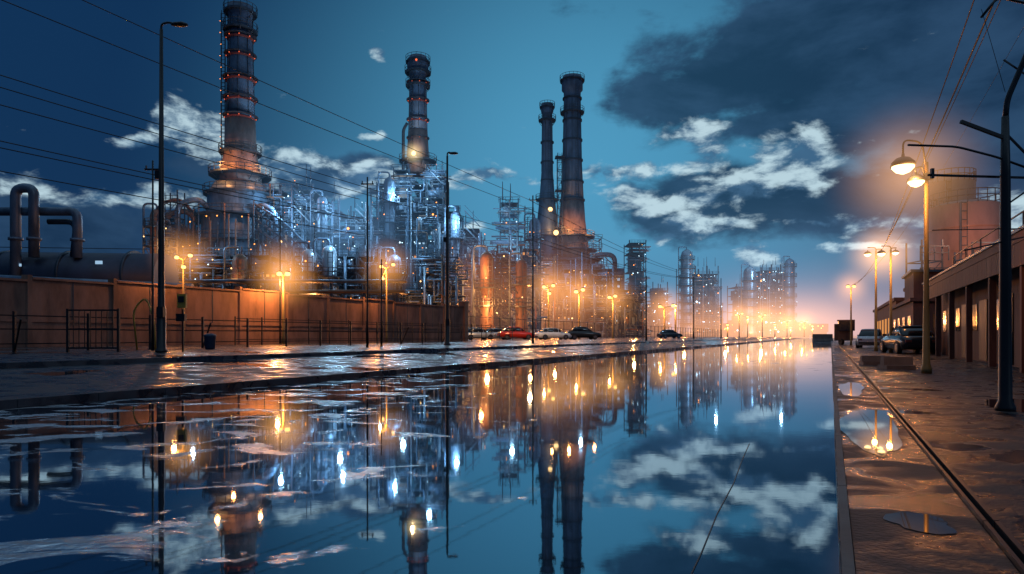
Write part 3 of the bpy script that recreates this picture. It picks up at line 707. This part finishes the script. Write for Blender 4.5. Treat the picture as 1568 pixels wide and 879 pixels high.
# ------------------------------------------------------------------ power lines
def cable(p0, p1, sag, r, name='power_line', n=28):
    b = M(); P = []
    for i in range(n+1):
        t = i/n; P.append((p0[0]+(p1[0]-p0[0])*t, p0[1]+(p1[1]-p0[1])*t, p0[2]+(p1[2]-p0[2])*t - sag*4*t*(1-t)))
    b.pipe(P, r, 'cable', 5); b.build(name)
for a, H, sg in ((-20.3, 9.7, .3), (-20.3, 8.5, .3), (-20.6, 6.75, .35), (-20.6, 6.45, .35), (-20.0, 5.85, .3), (-20.5, 5.05, .35), (-20.2, 4.95, .45), (-20.4, 4.35, .4)):
    e = 43.8 if H > 6 else 28
    p1 = R(-20, e); cable((*R(a, -12), H+1), (p1[0]-.2, p1[1], min(H+1, 10.1 if e > 30 else 7.5)), sg, .014)
    if H > 6: p2 = R(-20, 110); cable((p1[0]-.2, p1[1], min(H+1, 10.1)), (*p2, 10.6), .9, .018)
for a, H, sg, r in ((2.45, 8.0, .1, .013), (3.0, 7.6, .1, .018), (3.25, 7.8, .15, .010), (4.3, 8.2, .2, .006)):
    e = (20.0, 35.0, 5.9) if a < 4 else (30, 50, 9)
    cable((*R(a, -8), H+1.2), e, sg + .3, r)
    cable(e, (34, 65.5, 6), .5, .015)

# ------------------------------------------------------------------ cars
def car(x, y, z, rot, paint, name='parked_car', h=1.0):
    b = M()
    def loft(st, mat, smooth=True):
        n0 = len(b.v); k = b.mi(mat)
        for px, w, zl, zm, zs, ws in st:
            for q in ((-w*.96, zl), (-w, zm), (-w*ws, zs), (-w*ws*.6, zs+.015), (w*ws*.6, zs+.015), (w*ws, zs), (w, zm), (w*.96, zl)):
                b.v.append((px, q[0], q[1]*h))
        for i in range(len(st)-1):
            for j in range(8):
                jj = (j+1) % 8; b.f.append((n0+i*8+j, n0+i*8+jj, n0+(i+1)*8+jj, n0+(i+1)*8+j)); b.m.append(k); b.sm.append(smooth)
        b.f.append(tuple(n0+i for i in reversed(range(8)))); b.m.append(k); b.sm.append(False)
        e = n0+(len(st)-1)*8; b.f.append(tuple(e+i for i in range(8))); b.m.append(k); b.sm.append(False)
    loft([(-2.25, .70, .35, .55, .68, .85), (-2.1, .82, .25, .6, .86, .9), (-1.5, .88, .22, .62, .94, .92), (0, .9, .22, .62, .93, .92), (1.0, .88, .22, .6, .9, .92), (1.9, .84, .24, .55, .76, .88), (2.2, .7, .32, .5, .62, .8)], paint)
    loft([(-1.75, .74, .9, .93, .96, .95), (-1.15, .72, .9, 1.1, 1.37, .82), (-.3, .73, .9, 1.12, 1.43, .82), (.35, .72, .9, 1.1, 1.38, .82), (1.1, .74, .88, .9, .92, .95)], 'glass_dark')
    loft([(-1.2, .60, 1.34, 1.37, 1.40, .95), (-.3, .63, 1.4, 1.43, 1.455, .95), (.38, .6, 1.34, 1.37, 1.40, .95)], paint)
    for sx in (-1.0, -.25, .45):
        for sy in (-1, 1): b.bar((sx, sy*.735, .9*h), (sx*.9, sy*.6, 1.38*h), .06, paint)
    for wx in (-1.35, 1.35):
        for sy in (-1, 1):
            b.cyl((wx, sy*.70, .33), (wx, sy*.915, .33), .33, .33, 18, 'tyre'); b.cyl((wx, sy*.9, .33), (wx, sy*.925, .33), .2, .2, 12, 'chrome')
    b.box(2.2, 0, .4, .12, 1.3, .12, 'black_metal'); b.box(-2.25, 0, .42, .12, 1.3, .12, 'black_metal')
    for sy in (-1, 1):
        b.box(2.1, sy*.58, .6*h, .14, .28, .12, 'chrome'); b.box(-2.2, sy*.58, .66*h, .1, .28, .13, 'red_ring'); b.box(.75, sy*.93, .98*h, .14, .16, .1, paint)
    return b.build(name, loc=(x, y, z), rot=rot)
car(-4.2, 79, .5, .55, 'car_silver'); car(-1.9, 84, .5, .5, 'car_silver'); car(.5, 80, .5, .25, 'car_red', h=1.08); car(5.1, 81, .5, .3, 'car_white'); car(9.0, 83, .5, .2, 'car_dark', h=1.12); car(28.5, 118, .5, .3, 'car_dark', h=1.1)
car(-22.5, 31, .5, -1.4, 'car_silver'); car(-25.5, 31.5, .5, -1.4, 'car_white')
car(20.9, 34.5, .07, 1.3, 'car_dark'); car(26.2, 44, .05, 1.1, 'car_dark'); car(27.5, 50, .05, 1.0, 'car_silver')
o = point('lot_light', (2, 73, 6), 1500, WARM, U[12], .2)

# ------------------------------------------------------------------ left: pipes, long vessel
b = M()
b.pipe([(-38, 50, 4), (-38, 50, 12.3), (-36.6, 50, 12.3), (-36.6, 50, 7)], .36, 'steel', 14, 1.1)
b.pipe([(-44, 50.5, 10.6), (-35, 50.5, 10.6), (-33.6, 50.5, 10.6), (-33.6, 50.5, 7)], .33, 'steel', 14, 1.0)
b.pipe([(-36.2, 51, 9.9), (-34, 51, 9.9), (-34.3, 51, 7)], .22, 'dark_steel', 12, .8)
for xx in (-38, -36.6, -33.6): b.cyl((xx, 50 if xx != -33.6 else 50.5, 8.3), (xx, 50 if xx != -33.6 else 50.5, 8.5), .5, .5, 14, 'steel')
b.bar((-42, 49, 9.6), (-42, 49, 4), .2, 'dark_steel'); b.bar((-39, 49, 10.3), (-39, 49, 4), .2, 'dark_steel')
b.build('pipe_loop')
b = M()
b.cyl((-50, 52, 5.9), (-27.5, 52, 5.6), 1.9, 1.9, 28, 'blue_paint')
for xx in (-45, -40, -35, -30): b.box(xx, 52, 2.6, .8, 3, 4.2, 'concrete'); b.cyl((xx-.1, 52, 5.8), (xx+.1, 52, 5.8), 1.96, 1.96, 28, 'dark_steel')
b.bar((-50, 50.6, 8), (-28, 50.6, 7.7), .06, 'dark_steel')
b.box(-31.6, 49.95, 6.6, .5, .1, .25, 'window_cool'); b.box(-37.8, 49.95, 6.4, .5, .1, .2, 'window_cool')
b.cyl((-38, 45.5, 5.0), (-23, 47, 4.4), .35, .35, 12, 'steel')
b.build('horizontal_vessel')

# ------------------------------------------------------------------ right: low building, tanks
b = M()
strip(b, 5.6, 12, 12, 33, .0, 3.35, 'brown_brick')
strip(b, 4.7, 12.2, 11.8, 33.3, 3.35, 3.6, 'brown_brick'); strip(b, 4.65, 12.25, 11.75, 33.35, 3.6, 3.68, 'dark_steel')
strip(b, 4.72, 4.8, 12, 33.2, 2.75, 3.345, 'brown_brick', .6)
d = 13.0
while d < 33:
    x, y = R(4.85, d); b.box(x, y, 1.7, .18, .18, 3.25, 'brown_brick', ROT)
    strip(b, 5.56, 5.6, d+.4, d+1.6, .1, 2.3, 'black_metal'); strip(b, 5.57, 5.598, d+2.0, d+2.9, 1.2, 2.2, 'glass_dark')
    d += 3.3
b.build('warehouse')
b = M()
strip(b, 4.8, 9, 38, 52, 0, 3.0, 'brown_brick'); strip(b, 4.6, 9.2, 37.8, 52.2, 3.0, 3.2, 'brown_brick')
strip(b, 5.2, 8, 41, 46, 3.2, 5.0, 'brown_brick'); strip(b, 5.0, 8.2, 40.8, 46.2, 5.0, 5.15, 'dark_steel')
for d in (39, 42, 45, 48): strip(b, 4.76, 4.8, d, d+1.4, .9, 2.2, 'glass_dark')
b.build('warehouse')
b = M(); strip(b, 6, 12, 60, 90, 0, 4.2, 'brown_brick'); strip(b, 5.8, 12.2, 59.8, 90.2, 4.2, 4.5, 'brown_brick')
for d in range(62, 88, 4): strip(b, 5.96, 6.0, d, d+2, 1.2, 2.8, 'window_warm' if d % 8 else 'glass_dark')
b.build('warehouse')
t1 = tank(38.8, 56, 2.7, 12.0, 'tank_paint', .05, dome=.2); t2 = tank(42.2, 63, 2.1, 15.6, 'tank_paint', .05, dome=.5); tank(46.8, 62, 3.2, 9.5, 'tank_paint', .05)
point('tank_light', (35.2, 48, 9), 900, (1, .42, .24), t1, .3)
add_haze_glow('haze_glow', (37, 54, 8), 9, (1.0, 0.42, 0.24), .022, t1)
b = M(); lattice(b, 32.0, 33.6, 51, 53, .05, 8.5, 1.7, .12); lattice(b, 34.6, 37, 49, 51, .05, 7.5, 1.7, .12); b.pipe([(30, 50, 4.5), (37, 49, 4.5), (37, 49, 7.5)], .15, 'rust', 8, .5); b.build('steel_gantry')
b = M()
for z in (4.3, 5.0): b.bar((*R(6.2, 12), z), (*R(6.2, 33), z), .05, 'rust')
for d in range(12, 34, 3): b.bar((*R(6.2, d), 3.6), (*R(6.2, d), 5.0), .05, 'rust')
b.build('roof_railing')
def barrier(x, y, rot, L_=1.6, z0=.07, h=.7):
    b = M(); k = b.mi('concrete')
    pr = [(-.28, 0), (-.28, .12), (-.13, .35*h), (-.09, h), (.09, h), (.13, .35*h), (.28, .12), (.28, 0)]
    for yy in (-L_/2, L_/2):
        for p in pr: b.v.append((p[0], yy, p[1]))
    for i in range(8):
        j = (i+1) % 8; b.f.append((i, j, 8+j, 8+i)); b.m.append(k); b.sm.append(False)
    b.f.append(tuple(reversed(range(8)))); b.m.append(k); b.sm.append(False); b.f.append(tuple(range(8, 16))); b.m.append(k); b.sm.append(False)
    b.build('concrete_barrier', loc=(x, y, z0), rot=rot)
barrier(10.6, 18, 1.45, .75, .07, .35); barrier(11.4, 20.5, 1.3, .8, .07, .3)
for i in range(3): barrier(55.0+i*1.7, 118+i*1.2, 1.4, 1.3, .0, 1.3)
b = M(); b.box(34.5, 68, 1.35, 1.7, 3.6, 1.7, 'rust', ROT); b.box(34.3, 67, 2.0, 1.5, 2.2, 1.0, 'glass_dark', ROT); b.box(34.4, 67.3, 2.55, 1.6, 2.6, .12, 'rust', ROT)
for dx, dy in ((-.9, -1.3), (.7, -1.7), (.4, 1.2)): b.cyl((34.5+dx-.1, 68+dy, .4), (34.5+dx+.15, 68+dy, .4), .38, .38, 14, 'tyre')
b.build('parked_van')
b = M(); q = RND
for i in range(60):
    x = q.uniform(105, 190); b.box(x, 400, q.uniform(2, 6), q.uniform(4, 9), 5, q.uniform(4, 10), 'dark_steel')
    if q.random() < .7: b.ball(x, 397, q.uniform(4, 8), .35, 'bulb_orange', 6)
b.build('distant_buildings')

# ------------------------------------------------------------------ sky
w = bpy.data.worlds.new('World'); scene.world = w; w.use_nodes = True
try: w.cycles.sampling_method = 'MANUAL'; w.cycles.sample_map_resolution = 256
except Exception: pass
nt = w.node_tree; nt.nodes.clear(); N = nt.nodes; L = nt.links; W = dict(N=N, L=L)
def vec(op, a, b=None):
    x = N.new('ShaderNodeVectorMath'); x.operation = op
    for i, q in enumerate((a, b)):
        if q is None: continue
        if isinstance(q, tuple): x.inputs[i].default_value = q
        else: L.new(q, x.inputs[i])
    return x
tc = N.new('ShaderNodeTexCoord'); sp = N.new('ShaderNodeSeparateXYZ'); L.new(tc.outputs['Generated'], sp.inputs[0])
az = mth('ARCTAN2', sp.outputs['X'], sp.outputs['Y'], **W)
hor = mth('SQRT', mth('ADD', mth('MULTIPLY', sp.outputs['X'], sp.outputs['X'], **W), mth('MULTIPLY', sp.outputs['Y'], sp.outputs['Y'], **W), **W), **W)
el = mth('DIVIDE', sp.outputs['Z'], mth('MAXIMUM', hor, .05, **W), **W)
cb = N.new('ShaderNodeCombineXYZ'); L.new(az, cb.inputs[0]); L.new(el, cb.inputs[1]); P = cb.outputs[0]
nz = N.new('ShaderNodeTexNoise'); nz.inputs['Scale'].default_value = 9; nz.inputs['Detail'].default_value = 6; L.new(P, nz.inputs['Vector'])
wv = vec('MULTIPLY', vec('SUBTRACT', nz.outputs['Color'], (.5, .5, .5)).outputs[0], (.20, .085, 0)).outputs[0]
PW = vec('ADD', P, wv).outputs[0]
def blobs(lst):
    res = None
    for (a_, e_, wa, we) in lst:
        mp = N.new('ShaderNodeMapping'); mp.inputs['Scale'].default_value = (1/wa, 1/we, 0); mp.inputs['Location'].default_value = (-a_/wa, -e_/we, 0); L.new(PW, mp.inputs['Vector'])
        ln = N.new('ShaderNodeVectorMath'); ln.operation = 'LENGTH'; L.new(mp.outputs[0], ln.inputs[0])
        v = mth('SUBTRACT', 1.0, ln.outputs['Value'], **W)
        res = v if res is None else mth('MAXIMUM', res, v, **W)
    return mth('MAXIMUM', res, -0.6, **W)
# (azimuth rad, elevation tan, half width, half height)
bright = [(-.33, .25, .10, .035), (-.45, .29, .05, .04), (-.54, .265, .04, .012), (-.21, .235, .11, .030), (-.19, .43, .03, .012), (-.205, .305, .035, .010), (-.55, .185, .10, .018), (-.05, .235, .08, .015),
  (.15, .255, .09, .020), (.19, .215, .08, .022), (.25, .20, .08, .022), (.29, .255, .07, .035), (.34, .205, .08, .028), (.31, .165, .07, .014), (.24, .150, .09, .014), (.405, .245, .08, .05), (.425, .15, .03, .010), (.49, .15, .08, .020), (.54, .14, .07, .022), (.36, .105, .045, .028),
  (.27, .29, .05, .025), (.66, .16, .08, .025), (.46, .115, .04, .010), (.20, .165, .05, .010), (-.10, .17, .06, .014)]
dark = [(.36, .39, .24, .12), (.25, .36, .13, .06), (.50, .42, .27, .14), (.66, .36, .24, .18), (.42, .30, .22, .06), (.30, .20, .20, .06), (.45, .20, .22, .07), (-.30, .235, .18, .04), (.62, .20, .2, .08), (.42, .6, .45, .12), (-.60, .14, .16, .05)]
MB = blobs(bright); MD = blobs(dark)
def fbm(scale, off=(0, 0, 0), det=8, rgh=.6):
    mp = N.new('ShaderNodeMapping'); mp.inputs['Scale'].default_value = (1, 1.9, 1); mp.inputs['Location'].default_value = off; L.new(P, mp.inputs['Vector'])
    n_ = N.new('ShaderNodeTexNoise'); n_.inputs['Scale'].default_value = scale; n_.inputs['Detail'].default_value = det; n_.inputs['Roughness'].default_value = rgh; n_.inputs['Distortion'].default_value = .25
    L.new(mp.outputs[0], n_.inputs['Vector']); return n_.outputs['Fac']
f1_ = fbm(13); f1u = fbm(13, (0.01, 0.042, 0)); f2_ = fbm(5, (3, 1, 0)); f3_ = fbm(4, (7, 2, 0), 6)
def sstep(v, a, b_, t0=0., t1=1.):
    r = N.new('ShaderNodeMapRange'); r.interpolation_type = 'SMOOTHSTEP'; L.new(v, r.inputs['Value'])
    r.inputs['From Min'].default_value = a; r.inputs['From Max'].default_value = b_; r.inputs['To Min'].default_value = t0; r.inputs['To Max'].default_value = t1; return r.outputs[0]
def mix(f, a, b_):
    x = N.new('ShaderNodeMixRGB')
    if isinstance(f, float): x.inputs[0].default_value = f
    else: L.new(f, x.inputs[0])
    for i, q in ((1, a), (2, b_)):
        if isinstance(q, tuple): x.inputs[i].default_value = (*q, 1)
        else: L.new(q, x.inputs[i])
    return x.outputs[0]
dB = mth('ADD', MB, mth('MULTIPLY', mth('SUBTRACT', f1_, .5, **W), 3.6, **W), **W)
aB = sstep(dB, .02, .80)
aD = sstep(mth('ADD', MD, mth('MULTIPLY', mth('SUBTRACT', f2_, .5, **W), 1.9, **W), **W), .0, .45)
lit = sstep(mth('SUBTRACT', f1_, f1u, **W), -.11, .15)
g1 = N.new('ShaderNodeMapping'); g1.inputs['Scale'].default_value = (1/.62, 1/.58, 0); g1.inputs['Location'].default_value = (-.13/.62, -.25/.58, 0); L.new(P, g1.inputs['Vector'])
gl_ = N.new('ShaderNodeVectorMath'); gl_.operation = 'LENGTH'; L.new(g1.outputs[0], gl_.inputs[0])
glow = sstep(gl_.outputs['Value'], 1.12, 0.0)
sky = mix(glow, (.004, .030, .092), (.072, .31, .51))
hz = sstep(el, .16, -.02)
sky = mix(mth('MULTIPLY', hz, .6, **W), sky, (.035, .10, .22))
ns = N.new('ShaderNodeTexSky'); ns.sky_type = 'NISHITA'; ns.sun_disc = False; ns.sun_elevation = math.radians(1.5); ns.sun_rotation = math.radians(40)
ad = N.new('ShaderNodeMixRGB'); ad.blend_type = 'ADD'; ad.inputs[0].default_value = .003; L.new(sky, ad.inputs[1]); L.new(ns.outputs[0], ad.inputs[2]); sky = ad.outputs[0]
dcol = mix(sstep(f3_, .35, .65), (.007, .026, .065), (.024, .064, .135))
sky = mix(mth('MULTIPLY', aD, .90, **W), sky, dcol)
bcol = mix(lit, (.05, .13, .24), (.52, .70, .78))
sky = mix(mth('MULTIPLY', aB, .92, **W), sky, bcol)
# pale overcast added above the view, to brighten water patches and ambient blue
zen = mix(sstep(f3_, .38, .62), (.07, .17, .30), (.36, .54, .70))
sky = mix(sstep(el, .62, 1.3), sky, zen)
bg = N.new('ShaderNodeBackground'); L.new(sky, bg.inputs['Color']); bg.inputs['Strength'].default_value = 1.0
wo = N.new('ShaderNodeOutputWorld'); L.new(bg.outputs[0], wo.inputs['Surface'])
sl = bpy.data.lights.new('sun', 'SUN'); sl.energy = .15; sl.angle = math.radians(3); sl.color = (.6, .8, 1.0)
so = bpy.data.objects.new('sun', sl); scene.collection.objects.link(so); so.rotation_euler = (math.radians(60), 0, math.radians(40)); so.location = (0, 0, 50)

# ------------------------------------------------------------------ camera
cam = bpy.data.cameras.new('camera'); co = bpy.data.objects.new('camera', cam); scene.collection.objects.link(co)
co.location = (0, 0, 1.0); co.rotation_euler = (math.radians(90), 0, 0)
cam.lens = 22.96; cam.sensor_width = 36; cam.shift_y = 0.0475; cam.clip_end = 6000; cam.clip_start = .05
scene.camera = co
